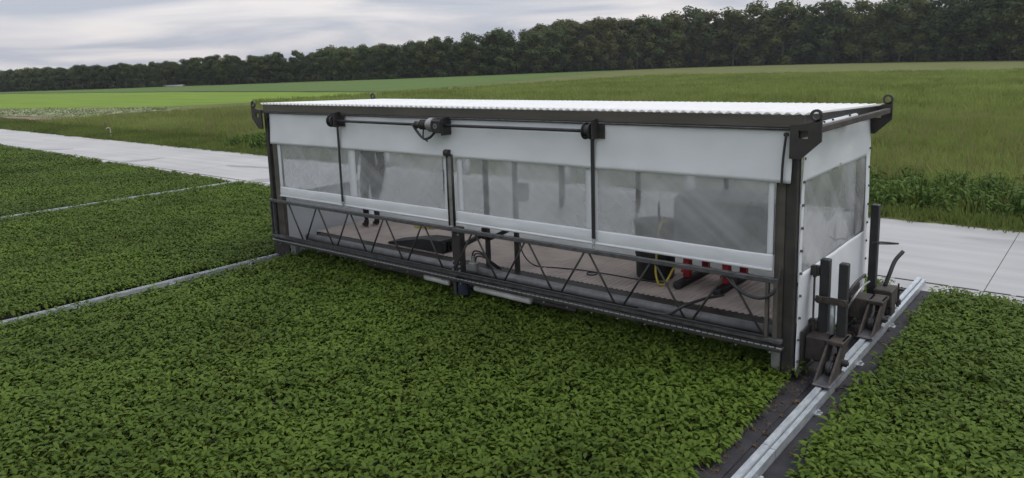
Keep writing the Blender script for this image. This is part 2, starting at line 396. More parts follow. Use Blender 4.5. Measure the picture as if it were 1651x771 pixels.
def crop(x0, x1, y0, dens, label, seed, s0=.8, s1=1.25, y1=None):
    n = max(6, int((x1-x0)/.22)); m = 46
    def fn(u, v):
        x = x0+(x1-x0)*u; yt = (y1(x) if y1 else near_edge(x)-.16); y = y0+(yt-y0)*v
        if u in (0, 1): x += .07*fbm(y*3, x)+ .04*fbm(y*11, x)
        if v == 1: y += .08*fbm(x*3, 3.3)
        return (x, y, .028+.03*fbm(x*.9, y*.9)+.012*fbm(x*3, y*3))
    o = MB().grid(fn, n, m).build('crop_bed', M['soil_dark'])
    tag(o, label, 'crop', 'beds of low leafy crop', 'stuff')
    scatter(o, plants[:4]+plants if x1 > -9 else plants[:4], dens, s0, s1, .22, seed)
    return o
crop(-8.36, .05, -10, 215, 'dense low green leafy crop beneath and before the shelter', 1)
crop(.66, 8, -10, 215, 'low green leafy crop bed bordering the outer side of the rail and brackets', 2)
crop(-16.88, -8.88, -10, 200, 'low green leafy crop bed on the far side of the rail at the shelter end', 3, .85, 1.2)
crop(-25.95, -17.24, -10, 140, 'low leafy crop bed between the two outlying rails', 4, .9, 1.25)
crop(-62, -26.22, -10, 70, 'low leafy crop stretching beyond the last rail', 5, 1.1, 1.6)

# ground cover strips along the rails
for x0, x1, lab in ((-.12, .78, 'wide'), (-9.0, -8.3, 'a'), (-17.35, -16.75, 'b'), (-26.4, -25.8, 'c')):
    n = 60
    o = MB().grid(lambda u, v: (x0+(x1-x0)*u, -10+(near_edge(x0)+9.95)*v, .012+.008*fbm(u*3, v*40)), 6, n).build('ground_cover_strip', M['cloth'])
    struct(o, 'black ground cover strip along a rail')

M['crumb'] = mat('brown_soil_crumbs', (.05, .036, .026), (.09, .065, .045), .95, 0, 30)
cl_ = []
for k in range(3):
    r2 = random.Random(400+k); b = MB()
    for i in range(9):
        q = Vector((r2.uniform(-.05, .05), r2.uniform(-.05, .05), 0)); e = r2.uniform(.005, .014)
        b.add([q+Vector((e, 0, 0)), q+Vector((-e*.6, e*.8, 0)), q+Vector((-e*.5, -e*.9, 0)), q+Vector((r2.uniform(-e, e)*.3, 0, e*1.1))], [(0, 1, 3), (1, 2, 3), (2, 0, 3)])
    leaf(b, (.02, .01, .004), r2.uniform(0, 6), .15, .05, .5, .5)
    cl_.append(source('crumb', b.mesh('crumb', M['crumb'])))
for x0, x1, d_, lab in ((-.06, .22, 75, 'brown soil crumbs and dead leaves on the cloth between rail and shelter'), (.48, .66, 22, 'brown soil crumbs and dead leaves on the cloth outside the rail')):
    o = MB().grid(lambda u, v: (x0+(x1-x0)*u, -9.5+13.3*v, .022+.003*fbm(u*2, v*30)), 2, 60).build('soil_crumbs', M['cloth'])
    tag(o, lab, 'soil', None, 'stuff'); scatter(o, cl_, d_, .7, 1.6, .1, 70)

# ------------------------------------------------------------------ concrete path: bays with joints, a drain slot near the edge
def conc():
    m = mat('wet_grey_concrete', (.275, .27, .272), (.33, .325, .325), .55, 0, .5, detail=9, lo=.3, hi=.7, bump=.15, bscale=8, spec=.45)
    nt = m.node_tree; b = nt.nodes['Principled BSDF']; r = nt.nodes[m['nodes_ramp']]
    t = nt.nodes.new('ShaderNodeNewGeometry')
    mp = nt.nodes.new('ShaderNodeMapping'); mp.inputs['Scale'].default_value = (.22, 1.1, 1); nt.links.new(t.outputs['Position'], mp.inputs[0])
    n = nt.nodes.new('ShaderNodeTexNoise'); n.inputs['Scale'].default_value = 1; n.inputs['Detail'].default_value = 6; n.inputs['Distortion'].default_value = .7
    nt.links.new(mp.outputs[0], n.inputs['Vector'])
    r2 = nt.nodes.new('ShaderNodeValToRGB'); r2.color_ramp.elements[0].position = .60; r2.color_ramp.elements[1].position = .70
    nt.links.new(n.outputs['Fac'], r2.inputs[0])
    mx = nt.nodes.new('ShaderNodeMix'); mx.data_type = 'RGBA'; mx.inputs['B'].default_value = (.20, .20, .205, 1)
    d2 = nt.nodes.new('ShaderNodeMapping'); d2.inputs['Scale'].default_value = (.06, 2.2, 1); nt.links.new(t.outputs['Position'], d2.inputs[0])
    n3 = nt.nodes.new('ShaderNodeTexNoise'); n3.inputs['Scale'].default_value = 1.4; n3.inputs['Detail'].default_value = 8; nt.links.new(d2.outputs[0], n3.inputs['Vector'])
    r3_ = nt.nodes.new('ShaderNodeMapRange'); r3_.inputs['From Min'].default_value = .35; r3_.inputs['From Max'].default_value = .7; r3_.inputs['To Min'].default_value = 1.06; r3_.inputs['To Max'].default_value = .88
    nt.links.new(n3.outputs['Fac'], r3_.inputs['Value'])
    sc = nt.nodes.new('ShaderNodeMath'); sc.operation = 'MULTIPLY'; sc.inputs[1].default_value = .65
    nt.links.new(r2.outputs[0], sc.inputs[0]); nt.links.new(sc.outputs[0], mx.inputs['Factor'])
    nt.links.new(r.outputs[0], mx.inputs['A'])
    my = nt.nodes.new('ShaderNodeMix'); my.data_type = 'RGBA'; my.blend_type = 'MULTIPLY'; my.inputs['Factor'].default_value = 1
    nt.links.new(mx.outputs['Result'], my.inputs['A']); nt.links.new(r3_.outputs[0], my.inputs['B']); nt.links.new(my.outputs['Result'], b.inputs['Base Color'])
    # damp stains are smoother
    rr = nt.nodes.new('ShaderNodeMapRange'); rr.inputs['To Min'].default_value = .55; rr.inputs['To Max'].default_value = .3
    nt.links.new(r2.outputs[0], rr.inputs['Value']); nt.links.new(rr.outputs[0], b.inputs['Roughness'])
    return m
M['concrete'] = conc()
M['stain'] = mat('damp_dark_concrete', (.115, .112, .12), (.16, .158, .165), .35, 0, 2, detail=6)
pth = MB().grid(lambda u, v: (-110+150*u, (near_edge(-110+150*u)-.05)*(1-v)+(far_edge(-110+150*u)+.03)*v, .012), 40, 1).build('concrete_path', mat('joint_filler', (.11, .11, .11), (.15, .15, .148), .9, 0, 3))
struct(pth, 'pale grey concrete path')
SLOT = .30
edges = [1.12-7.5*k for k in range(-4, 15)]
for e in edges:
    x0, x1 = e+.006, e+7.5-.006
    for nm, f0, f1 in (('edge_slab', lambda x: near_edge(x)-.1, lambda x: near_edge(x)+SLOT-.012), ('slab', lambda x: near_edge(x)+SLOT+.012, far_edge)):
        poly = [(x0, f0(x0)), (x1, f0(x1)), (x1, f1(x1)), (x0, f1(x0))]
        MB().prism(poly, 'z', -.05, .030+.003*rnd.random()).build(nm, M['concrete'], pth)
b = MB()
x = -50
while x < 16:
    y = near_edge(x)+SLOT
    b.box((x, y-.016, .02), (x+.30, y+.016, .038)); x += .36
stuff(b.build('drain_grate', M['black'], pth))
def blot(cx, cy, a, bb, rot, seed):
    bm_ = MB(); n = 28; pts = []
    for i in range(n):
        t = i*2*math.pi/n; k = 1+.35*fbm(math.cos(t)*1.3+seed, math.sin(t)*1.3)
        u, v = a*k*math.cos(t), bb*k*math.sin(t)
        pts.append((cx+u*math.cos(rot)-v*math.sin(rot), cy+u*math.sin(rot)+v*math.cos(rot)))
    bm_.prism(pts, 'z', .03, .037).build('damp_patch', M['stain'], pth)
blot(-17.0, 4.95, .55, .32, 1.2, 1); blot(-26.0, 5.3, .9, .30, 1.3, 5); blot(-20.3, 6.5, 1.1, .16, .2, 9); blot(-34.5, 5.4, 1.0, .22, .6, 12)

# ------------------------------------------------------------------ rails
def rail(x0, y0, y1, label, wide=.15, hs=1.0):
    o = empty('crop_rail', (x0+wide/2, (y0+y1)/2, 0)); tag(o, label, 'rail', 'galvanised rails between the crop beds')
    w = wide
    # channel: raised running strip, groove, lower lip
    prof = [(x0, .02), (x0+w, .02), (x0+w, .105), (x0+.62*w, .105), (x0+.60*w, .085), (x0+.54*w, .085), (x0+.52*w, .125), (x0+.004, .125), (x0, .119)]
    prof = [(u, v*hs) for u, v in prof]
    b = MB(); n = 5; L = (y1-y0)/n
    for k in range(n):
        MB().prism(prof, 'y', y0+k*L+.004, y0+(k+1)*L-.004).build('rail_length', M['galv'], o)
    for k in range(1, int((y1-y0)/1.35)):
        y = y0+k*1.35
        c = MB().box((x0+w-.002, y-.04, .015), (x0+w+.055, y+.04, .032)).cyl((x0+w+.03, y, .03), (x0+w+.03, y, .06), .016, 8)
        c.build('rail_clip', M['galv'], o)
    return o
rail(.340, -10, 4.12, 'galvanised steel rail on black cloth carrying the wheel brackets of the shelter', .11)
rail(-8.76, -10, 3.9, 'galvanised steel rail running out from the post at the far end of the shelter', .045, .66)
rail(-17.10, -10, 4.2, 'galvanised steel rail between two crop beds, first one clear of the shelter', .05, 1.0)
rail(-26.12, -10, 4.4, 'galvanised steel rail sunk in leaves, the farthest from the shelter', .05, .5)

# ------------------------------------------------------------------ the shelter on rails
G = empty('gantry_shelter', (-4.35, 1.22, 0))
tag(G, 'long white tarpaulin-sided work shelter with corrugated roof standing on rails over the crop', 'shelter')
XL, XR, YB = -8.74, .04, 2.47
# roof
NW = 93
def roofz(y): return 2.660 - .030*(y+.08)
def rf(u, v):
    x = -8.74+8.89*u; y = -.085+2.68*v
    return (x, y, roofz(y)+.012*math.cos(u*NW*2*math.pi))
MB().grid(rf, NW*8, 6).build('roof', M['roof'], G, True, .004)
b = MB().cbox((-8.72, -.06, 2.525), (.10, 0, 2.640), .006); b.build('front_fascia_beam', M['fascia'], G)
MB().cbox((-8.72, 2.49, 2.50), (.10, 2.55, 2.585)).build('rear_beam', M['fascia'], G)
for y in (.75, 1.35, 1.95): MB().cbox((-8.68, y-.03, 2.50), (.06, y+.03, 2.585)).build('purlin', M['steel'], G)
for x in (-8.68, -6.5, -4.4, -2.2, .03): MB().cbox((x-.03, .0, 2.42), (x+.03, 2.49, 2.497)).build('rafter', M['steel'], G)
# gable closers and side beams
for x0, x1 in ((.085, .098), (-8.70, -8.687)):
    MB().add([(x, y, z) for x in (x0, x1) for y, z in ((0, 2.50), (2.49, 2.50), (2.49, roofz(2.49)-.022), (0, roofz(0)-.022))],
             [(0, 1, 2, 3), (7, 6, 5, 4), (0, 4, 5, 1), (1, 5, 6, 2), (2, 6, 7, 3), (3, 7, 4, 0)]).build('gable_strip', M['steel'], G)
sb = MB().cbox((.20, -.01, 2.485), (.255, 2.50, 2.545)).build('side_beam', M['rust'], G)
MB().cbox((-9.0, -.01, 2.485), (-8.95, 2.50, 2.545)).build('side_beam', M['rust'], G)
rl = MB().cyl((.135, .02, 2.535), (.135, 1.5, 2.530), .026, 14).build('rolled_curtain', M['tarp'], G, True)
b = MB()
for y in (.35, .62, 1.2): b.box((.150, y-.010, 2.545), (.166, y+.010, 2.562))
stuff(b.build('tie_strap', M['black'], rl))
# lifting plates
def lug(sx, x0, y):
    def X(u): return x0+sx*u
    b = MB(); t = .012
    for poly in ([(0, 2.24), (.075, 2.24), (.075, 2.555), (0, 2.555)], [(.075, 2.24), (.105, 2.24), (.165, 2.297), (.165, 2.43), (.075, 2.43)],
                 [(.075, 2.505), (.165, 2.505), (.165, 2.575), (.075, 2.555)], [(.165, 2.297), (.285, 2.41), (.285, 2.62), (.165, 2.575)]):
        b.prism([(X(u), z) for u, z in poly], 'y', y-t, y+t)
    b.ring((X(.232), y, 2.645), 'y', .034, .058, .024)
    return b.build('lifting_plate', M['steel'], G)
lug(1, -.015, -.075); lug(1, -.015, 2.52); lug(-1, -8.74, -.075); lug(-1, -8.74, 2.52)
# corner posts
def post(name, a, bb, m, parent=G): return MB().cbox(a, bb, .008).build(name, m, parent)
post('corner_post', (-.060, .0, .04), (.042, .10, 2.52), M['steel'])
post('inner_post', (-.165, .02, .30), (-.064, .10, 2.50), M['fascia'])
post('post_foot', (-.168, .01, .05), (-.075, .11, .296), M['grey_metal'])
post('corner_post', (-8.80, .0, .03), (-8.725, .10, 2.52), M['steel'])
post('inner_post', (-8.66, .02, .10), (-8.49, .10, 2.50), M['fascia'])
post('corner_plate', (-8.70, -.01, .06), (-8.36, .016, .36), M['steel'])
post('post_foot', (-8.33, -.0, .05), (-8.20, .09, .33), M['grey_metal'])
for x in (-.03, -8.76): post('corner_post', (x-.04, 2.40, .05), (x+.06, 2.50, 2.50), M['steel'])
post('rear_post', (-4.46, 2.37, .36), (-4.38, 2.44, 2.50), M['steel'])
for x in (-7.0, -3.05, -1.7): post('rear_post', (x-.03, 2.38, .36), (x+.03, 2.44, 2.50), M['steel'])
# middle post with the two curtain guide rods
mp_ = post('middle_post', (-4.52, -.02, .10), (-4.37, .09, 1.05), M['steel'])
b = MB()
for x in (-4.50, -4.39):
    for z in (.52, .58, .46, .96, 1.0): b.cyl((x, -.02, z), (x, -.036, z), .012, 6)
stuff(b.build('bolt', M['galv'], mp_))
for x in (-4.505, -4.415): MB().cyl((x, -.055, 1.08), (x, -.055, 2.04), .017, 8).build('guide_rod', M['black'], G, True)
MB().cbox((-4.50, -.062, 1.08), (-4.42, -.048, 2.0), .002).build('guide_strip', M['grey_metal'], G)
pu = MB().cyl((-4.52, -.07, 2.06), (-4.44, -.07, 2.06), .045, 12).box((-4.525, -.10, 2.02), (-4.435, -.04, 2.055)).build('pulley', M['steel'], G)
# cloth: valance
def cloth_y(x, z, y0, amp=.011):
    return y0 + amp*fbm(x*.8, z*1.5, 2) + amp*.6*math.sin(x*5.1+z*2)*fbm(x*.3, z*.5, 7)
def valance(y0, x0, x1, z0, z1, name, m, sgn=1):
    def fn(u, v):
        x = x0+(x1-x0)*u; z = z0+(z1-z0)*v
        z += .008*fbm(x*.7, 1.1)*(1-v)
        return (x, cloth_y(x, z, y0)+sgn*(-.03)*(1-v)**2, z)
    return MB().grid(fn, 160, 14).build(name, m, G, True, .003)
va = valance(-.022, -8.60, -.005, 2.0, 2.51, 'front_valance', M['tarp'])
MB().cyl((-8.62, -.045, 2.512), (.0, -.045, 2.512), .014, 10).build('valance_rail', M['galv_dark'], va, True)
MB().tube(ease([(-.055, -.062, 2.46), (-.062, -.064, 2.40), (-.078, -.068, 2.2), (-.082, -.074, 1.985)]), .013, 6).cyl((-.055, -.05, 2.462), (-.055, -.08, 2.462), .022, 10).build('strap', M['black'], va)
# front curtain: stiff white hem, uprights and film panes
WX = ((-8.36, -6.60), (-6.44, -4.60), (-4.26, -2.33), (-2.17, -.22))
Z0, Z1 = 1.275, 2.06
fc = MB().grid(lambda u, v: ((-8.44+8.28*u), -.030-.008*math.sin(math.pi*v)+.004*fbm(u*14, v)+.003*fbm(u*40, v*2), 1.125+.16*v+.006*fbm(u*9, 2.)), 150, 8).build('curtain_hem', M['tarp'], G, True, .005)
MB().cyl((-8.45, -.034, 1.13), (-.16, -.034, 1.13), .017, 10).build('hem_rod', M['tarp'], fc, True)
for x0, x1 in ((-8.44, -8.36), (-6.60, -6.44), (-4.60, -4.525), (-4.355, -4.26), (-2.33, -2.17), (-.22, -.165)):
    MB().grid(lambda u, v: (x0+(x1-x0)*u, -.026+.003*fbm(x0*3+u, v*3), 1.27+.80*v), 2, 20).build('curtain_upright', M['tarp'], G, True, .006)
for x0, x1 in WX:
    MB().grid(lambda u, v: (x0-.01+(x1-x0+.02)*u, -.018+.012*fbm(x0+u*2.2, v*1.6, 4)+.006*fbm(x0+u*7, v*2, 9), 1.265+.80*v), 40, 18).build('window_pane', M['film_b'] if x0 < -8 else M['film'], G, True)
# side curtains with a window
def side(x, sx):
    Y = [.06, .10, .14] + [.14+2.19*i/40 for i in range(1, 41)] + [2.38, 2.43, 2.48]
    ZT = [1.09+.90*i/18 for i in range(19)] + [1.99+.54*i/14 for i in range(1, 15)]
    def zz(y, j):
        return (.06+.10*y)*(1-j/20)+1.09*j/20 if j < 20 else ZT[j-20]
    nz_ = 20+len(ZT); cb_ = MB()
    for j in range(nz_):
        for y in Y:
            z = zz(y, j)
            cb_.v.append((x+.012*sx*fbm(y*1.4, z*1.2, sx)+.014*sx*math.sin((y*2.2+z*1.5)*2.6+fbm(y, z)*2)*max(0, z-2.0)/.3, y, z))
    ny_ = len(Y)
    for j in range(nz_-1):
        for i in range(ny_-1):
            if 2 <= i < 42 and 20 <= j < 38: continue
            cb_.f.append((j*ny_+i, j*ny_+i+1, (j+1)*ny_+i+1, (j+1)*ny_+i))
    c = cb_.build('side_curtain', M['tarp'], G, True, .003)
    MB().grid(lambda u, v: (x-.012*sx+.010*sx*fbm(u*2.0, v*1.5, 5+sx)+.006*sx*fbm(u*5, v*2, 3), .12+2.23*u, 1.05+.98*v), 30, 20).build('window_pane', M['film'], c, True)
    b = MB()
    for y, z0 in ((.095, .2), (2.44, .5)):
        z = z0
        while z < 2.3:
            b.cyl((x, y, z), (x+sx*.022, y, z), .014, 8); z += .225
    stuff(b.build('eyelet', M['galv_dark'], c))
side(.062, 1); side(-8.83, -1)
# rear wall
valance(2.475, -8.68, -.05, 2.0, 2.49, 'rear_valance', M['tarp_old'], -1)
MB().grid(lambda u, v: (-8.68+8.63*u, 2.475-.36*(1-v)**1.3+.014*fbm(u*12, v*2, 8), .31+1.0*v), 120, 10).build('rear_skirt', M['tarp_old'], G, True, .003)
for x0, x1 in ((-8.68, -8.5), (-6.60, -6.44), (-4.50, -4.30), (-2.33, -2.17), (-.2, -.05)):
    MB().grid(lambda u, v: (x0+(x1-x0)*u, 2.47, 1.28+.75*v), 2, 4).build('curtain_upright', M['tarp_old'], G, True, .006)
for x0, x1 in ((-8.5, -6.60), (-6.44, -4.50), (-4.30, -2.33), (-2.17, -.2)):
    MB().grid(lambda u, v: (x0-.01+(x1-x0+.02)*u, 2.482+.01*fbm(x0+u*2, v*2, 6), 1.27+.78*v), 20, 10).build('window_pane', M['film_back'], G, True)
# winch shaft, drums, gear motor
def drum(x):
    d = MB().cyl((x-.035, -.14, 2.43), (x+.035, -.14, 2.43), .072, 20).ring((x-.04, -.14, 2.43), 'x', .01, .095, .012, 22).ring((x+.04, -.14, 2.43), 'x', .01, .095, .012, 22).build('belt_drum', M['black'], G)
    MB().cbox((x+.06, -.19, 2.34), (x+.072, -.03, 2.56)).cbox((x+.06, -.05, 2.34), (x+.15, -.038, 2.56)).build('drum_bracket', M['steel'], d)
    MB().cbox((x-.025, -.071, 1.19), (x+.025, -.064, 2.44), .002).build('lifting_belt', M['black'], d)
    h = MB().ring((x, -.067, 1.165), 'y', .016, .026, .01, 12).ring((x, -.067, 1.125), 'x', .012, .021, .008, 12).ring((x, -.067, 1.09), 'y', .014, .024, .008, 12).build('shackle', M['galv'], d)
drum(-6.756); drum(-2.208)
sh = MB().cyl((-6.71, -.14, 2.43), (-4.98, -.14, 2.425), .019, 10).cyl((-4.42, -.14, 2.428), (-2.25, -.14, 2.43), .019, 10).build('winch_shaft', M['black'], G, True)
mo = MB().cyl((-4.68, -.15, 2.43), (-4.60, -.15, 2.43), .095, 20).cyl((-4.72, -.15, 2.43), (-4.68, -.15, 2.43), .075, 20).build('gear_motor', M['grey_metal'], G)
mh = MB().cyl((-4.86, -.15, 2.425), (-4.72, -.15, 2.43), .055, 16)
for k in range(5): mh.ring((-4.85+.03*k, -.15, 2.427), 'x', .05, .066, .010, 16)
mh.cyl((-4.94, -.15, 2.42), (-4.86, -.15, 2.425), .042, 14).cyl((-4.97, -.15, 2.42), (-4.94, -.15, 2.42), .05, 14).build('motor_housing', M['steel'], mo)
MB().cbox((-4.60, -.22, 2.33), (-4.445, -.07, 2.50), .012).cbox((-4.46, -.20, 2.30), (-4.43, -.02, 2.53), .006).build('gear_box', M['black'], mo)
MB().ring((-4.53, -.222, 2.42), 'y', .016, .034, .012, 14).build('oil_cap', M['grey_metal'], mo)
MB().tube(ease([(-5.02, -.15, 2.425), (-4.95, -.17, 2.36), (-4.84, -.19, 2.28), (-4.75, -.20, 2.245), (-4.66, -.19, 2.27), (-4.59, -.18, 2.33)]), .017, 8).build('cable', M['black'], mo, True)
MB().tube(ease([(-4.81, -.16, 2.37), (-4.80, -.18, 2.30), (-4.77, -.20, 2.25), (-4.70, -.20, 2.215)]), .010, 6).build('cable', M['black'], mo, True)
MB().tube(ease([(-5.06, -.14, 2.43), (-5.02, -.16, 2.41), (-4.94, -.18, 2.375)]), .010, 6).build('cable', M['black'], mo, True)

# lattice girder along the open front
T = MB().cbox((-8.70, -.105, 1.015), (-.085, -.050, 1.062), .004).build('girder_top_chord', M['galv_dark'], G)
MB().cbox((-8.70, -.11, .415), (-.03, -.045, .455), .004).build('girder_bottom_chord', M['galv_dark'], G)
def diag(xa, za, xb, zb): MB().cyl((xa, -.078, za), (xb, -.078, zb), .0125, 8).build('girder_web_bar', M['steel'], G, True)
for tops, in (((-8.20, -7.40, -6.60, -5.80, -5.00),), ((-4.06, -3.18, -2.30, -1.44, -.60),)):
    for i, xt in enumerate(tops):
        hw = .40 if xt < -4.5 else .43
        if i or xt > -4.5: diag(xt-.03, 1.02, xt-hw+.04, .45)
        if xt != -4.06 or True: diag(xt+.03, 1.02, xt+hw-.04, .45)
for x in (-8.68, -8.60): MB().cbox((x-.012, -.10, .456), (x+.012, -.055, 1.014), .003).build('girder_upright', M['galv_dark'], G)
for x in (-.185, -.105): MB().cbox((x-.017, -.10, .456), (x+.017, -.055, 1.014), .003).build('girder_upright', M['fascia'], G)
MB().cbox((-8.66, -.145, .345), (-.02, -.03, .372), .003).build('lower_tray', M['steel'], G)
MB().cbox((-8.66, .12, .26), (-.06, .17, .36), .004).build('lower_beam', M['steel'], G)
# drive chain along the tray: links too small to pick apart
ch = MB(); x = -8.6
while x < -.05:
    ch.box((x, -.156, .387), (x+.052, -.147, .396)); x += .070
stuff(ch.build('drive_chain', M['galv'], G))
b = MB(); x = -8.4
while x < -.1:
    b.cyl((x, -.146, .335), (x, -.158, .335), .009, 8); x += .345
stuff(b.build('bolt', M['grey_metal'], G))
MB().cyl((-8.3, -.12, .474), (-.2, -.12, .474), .012, 8).build('cable_conduit', M['black'], G, True)
MB().cyl((-8.25, .30, .385), (-.20, .30, .385), .055, 18).build('side_pipe', M['pvc'], G, True)
MB().cbox((-8.40, .53, .20), (-.12, .735, .352), .006).build('deck_edge_beam', M['steel'], G)
for x0, x1, z0, z1 in ((-5.02, -4.56, .285, .275), (-4.08, -3.16, .285, .275)):
    MB().cyl((x0, -.05, z0), (x1, -.05, z1), .048, 14).build('water_pipe', M['pvc_pale'], G, True)
MB().cyl((-4.30, -.04, .16), (-4.30, -.04, .33), .085, 16).cyl((-4.30, -.04, .33), (-4.30, -.04, .345), .06, 16).build('tank', M['blue'], G)
MB().cyl((-4.46, -.045, .06), (-4.46, -.045, .42), .028, 10).box((-4.52, -.075, .40), (-4.40, -.03, .414)).build('post_leg', M['galv_dark'], G)
MB().cyl((-6.5, .13, .20), (-2.6, .13, .20), .03, 10).build('spray_pipe', M['steel'], G, True)
# deck: ribbed sheet, ribs running front to back
nr = 115
def deck(u, v):
    k = round(u*nr*4) % 4
    return (-8.62+8.58*u, .737+1.315*v, .342+(.017 if k in (1, 2) else 0))
MB().grid(deck, nr*4, 1).build('deck', M['floor'], G)
MB().box((-8.62, .74, .27), (-.05, 2.05, .335)).build('deck_frame', M['steel'], G)
MB().cbox((-8.66, 2.055, .30), (-.06, 2.09, .395), .004).build('rear_kick_board', M['rust'], G)
# inner frames and bits
for x, y in ((-4.47, .66), (-3.94, .66)): post('inner_frame_post', (x-.032, y-.03, .353), (x+.03, y+.03, 2.42), M['steel'])
MB().bar((-4.40, .09, .80), (-4.47, .62, .84), .045, .055).build('brace', M['steel'], G)
MB().bar((-4.43, .66, .76), (-3.97, .66, .98), .035, .055).build('brace', M['steel'], G)
MB().cbox((-4.52, .58, .76), (-4.42, .626, .92), .006).build('brace_joint', M['steel'], G)
cb = MB().cbox((-3.90, .60, 1.36), (-3.74, .72, 1.60), .01).build('control_box', M['steel'], G)
pm = MB().cbox((-4.30, .05, .456), (-4.17, .14, .57), .008).cyl((-4.24, .09, .57), (-4.24, .09, .66), .03, 12).build('pump', M['grey_metal'], G)
for k, (dx_, h) in enumerate(((0, .72), (.03, .69), (.06, .66))):
    MB().tube(ease([(-4.26+dx_, .09, .60), (-4.24+dx_, .11, h), (-4.14+dx_, .16, h-.02), (-4.06+dx_, .24, .56), (-4.03+dx_, .34, .46)]), .012, 6).build('hose', M['black'], pm, True)
MB().tube(ease([(-.62, -.075, 1.01), (-.50, -.10, .92), (-.36, -.12, .86), (-.22, -.12, .86), (-.12, -.10, .93), (-.09, -.06, 1.05), (-.085, -.03, 1.15)]), .017, 8).build('hose', M['black'], G, True)
MB().tube(ease([(-1.02, .80, .50), (-1.0, .30, .60), (-1.08, -.05, .60), (-1.22, -.1, .50), (-1.36, -.12, .48), (-1.6, -.12, .485)]), .017, 8).build('hose', M['black'], G, True)
MB().tube(ease([(-3.94, .70, .85), (-3.98, .85, .55), (-3.9, 1.0, .37), (-3.6, 1.07, .367), (-3.2, 1.17, .367), (-2.75, 1.2, .367), (-2.35, 1.2, .367), (-1.95, 1.25, .367)]), .009, 6).build('floor_cable', M['black'], G, True)
MB().ring((-3.01, 1.10, .367), 'z', .06, .075, .012, 16).build('floor_cable', M['black'], G)
# wheel brackets on the rail side
def bracket(y, tubes=True):
    pl = MB().cbox((.075, y+.10, .12), (.095, y+.62, .50), .005).build('mounting_plate', M['steel'], G)
    MB().cbox((.098, y+.16, .20), (.30, y+.42, .44), .01).cbox((.30, y+.14, .40), (.46, y+.44, .44), .006).build('bracket_box', M['rust'], pl)
    # inclined shoe: two gusset plates and a toe plate on the rail
    for x in (.315, .445):
        MB().prism([(y+.40, .44), (y+.20, .44), (y-.22, .15), (y-.22, .132), (y+.12, .132)], 'x', x-.010, x+.010).build('shoe_gusset', M['rust'], pl)
    MB().cbox((.305, y-.27, .128), (.475, y+.20, .148), .008).build('shoe_toe', M['galv_dark'], pl)
    for yy in (.05, .30):
        MB().cyl((.35, y+yy, .20), (.41, y+yy, .20), .072, 20).ring((.38, y+yy, .20), 'x', .02, .08, .02, 20).build('wheel', M['black'], pl)
    MB().cyl((.455, y+.16, .24), (.50, y+.16, .24), .035, 12).cyl((.50, y+.16, .24), (.515, y+.16, .24), .02, 6).build('axle_nut', M['steel'], pl)
    return pl
p1 = bracket(.05)
t1 = post('jack_tube', (.155, .40, .30), (.245, .49, 1.19), M['black'], p1)
t2 = post('jack_tube', (.345, .36, .32), (.430, .445, 1.18), M['black'], p1)
MB().cbox((.14, .335, .76), (.45, .357, .83), .006).cyl((.18, .335, .795), (.18, .315, .795), .035, 12).cyl((.41, .335, .795), (.41, .315, .795), .035, 12).build('clamp', M['rust'], p1)
MB().cyl((.295, .40, .40), (.295, .40, .80), .026, 12).build('jack_screw', M['galv'], p1, True)
for z in (.50, 1.06): MB().cbox((.065, .40, z-.05), (.152, .47, z+.05), .006).cyl((.11, .40, z-.06), (.11, .40, z+.06), .02, 8).build('hinge', M['steel'], p1)
MB().tube(ease([(.39, .36, .34), (.40, .34, .28), (.41, .33, .20)]), .03, 8).build('jack_foot', M['steel'], p1, True)
MB().cyl((.10, .43, .55), (.10, .43, 1.02), .012, 6).build('hinge_rod', M['galv_dark'], p1)
p2 = bracket(1.55)
MB().tube(ease([(.10, 1.5, .40), (.16, 1.45, .56), (.20, 1.60, .66), (.22, 1.85, .68), (.16, 2.05, .60)]), .016, 8).build('hose', M['black'], p2, True)
MB().tube(ease([(.14, 1.5, .36), (.21, 1.44, .50), (.25, 1.62, .60), (.26, 1.9, .60)]), .012, 8).build('hose', M['grey_metal'], p2, True)
cs = MB().cbox((.26, 2.10, .26), (.46, 2.40, .46), .012).cbox((.43, 2.16, .14), (.455, 2.34, .27), .004).cbox((.275, 2.16, .14), (.30, 2.34, .27), .004).build('caster_fork', M['rust'], G)
MB().cyl((.315, 2.25, .205), (.415, 2.25, .205), .08, 22).build('wheel', M['rust'], cs)
post('jack_tube', (.14, 2.30, .30), (.23, 2.40, 1.42), M['black'], cs)
MB().tube(ease([(.34, 2.30, .46), (.37, 2.36, .60), (.40, 2.46, .74), (.46, 2.56, .84)]), .024, 8).build('lever', M['black'], cs, True)
MB().cyl((.42, 2.62, .13), (.42, 2.62, .34), .018, 8).cyl((.42, 2.62, .16), (.42, 2.62, .22), .035, 10).cbox((.36, 2.60, .34), (.48, 2.64, .36), .003).cyl((.42, 2.62, .36), (.42, 2.62, .42), .012, 6).build('rail_clamp', M['steel'], cs)
MB().tube(ease([(.18, 2.30, .96), (.26, 2.26, .99), (.38, 2.30, .99), (.44, 2.38, .97), (.34, 2.40, .95), (.22, 2.38, .94)]), .010, 6).build('wire_loop', M['galv_dark'], cs, True)
MB().cbox((.068, .05, .075), (.10, 2.5, .105), .003).build('skirt_bar', M['galv_dark'], G)

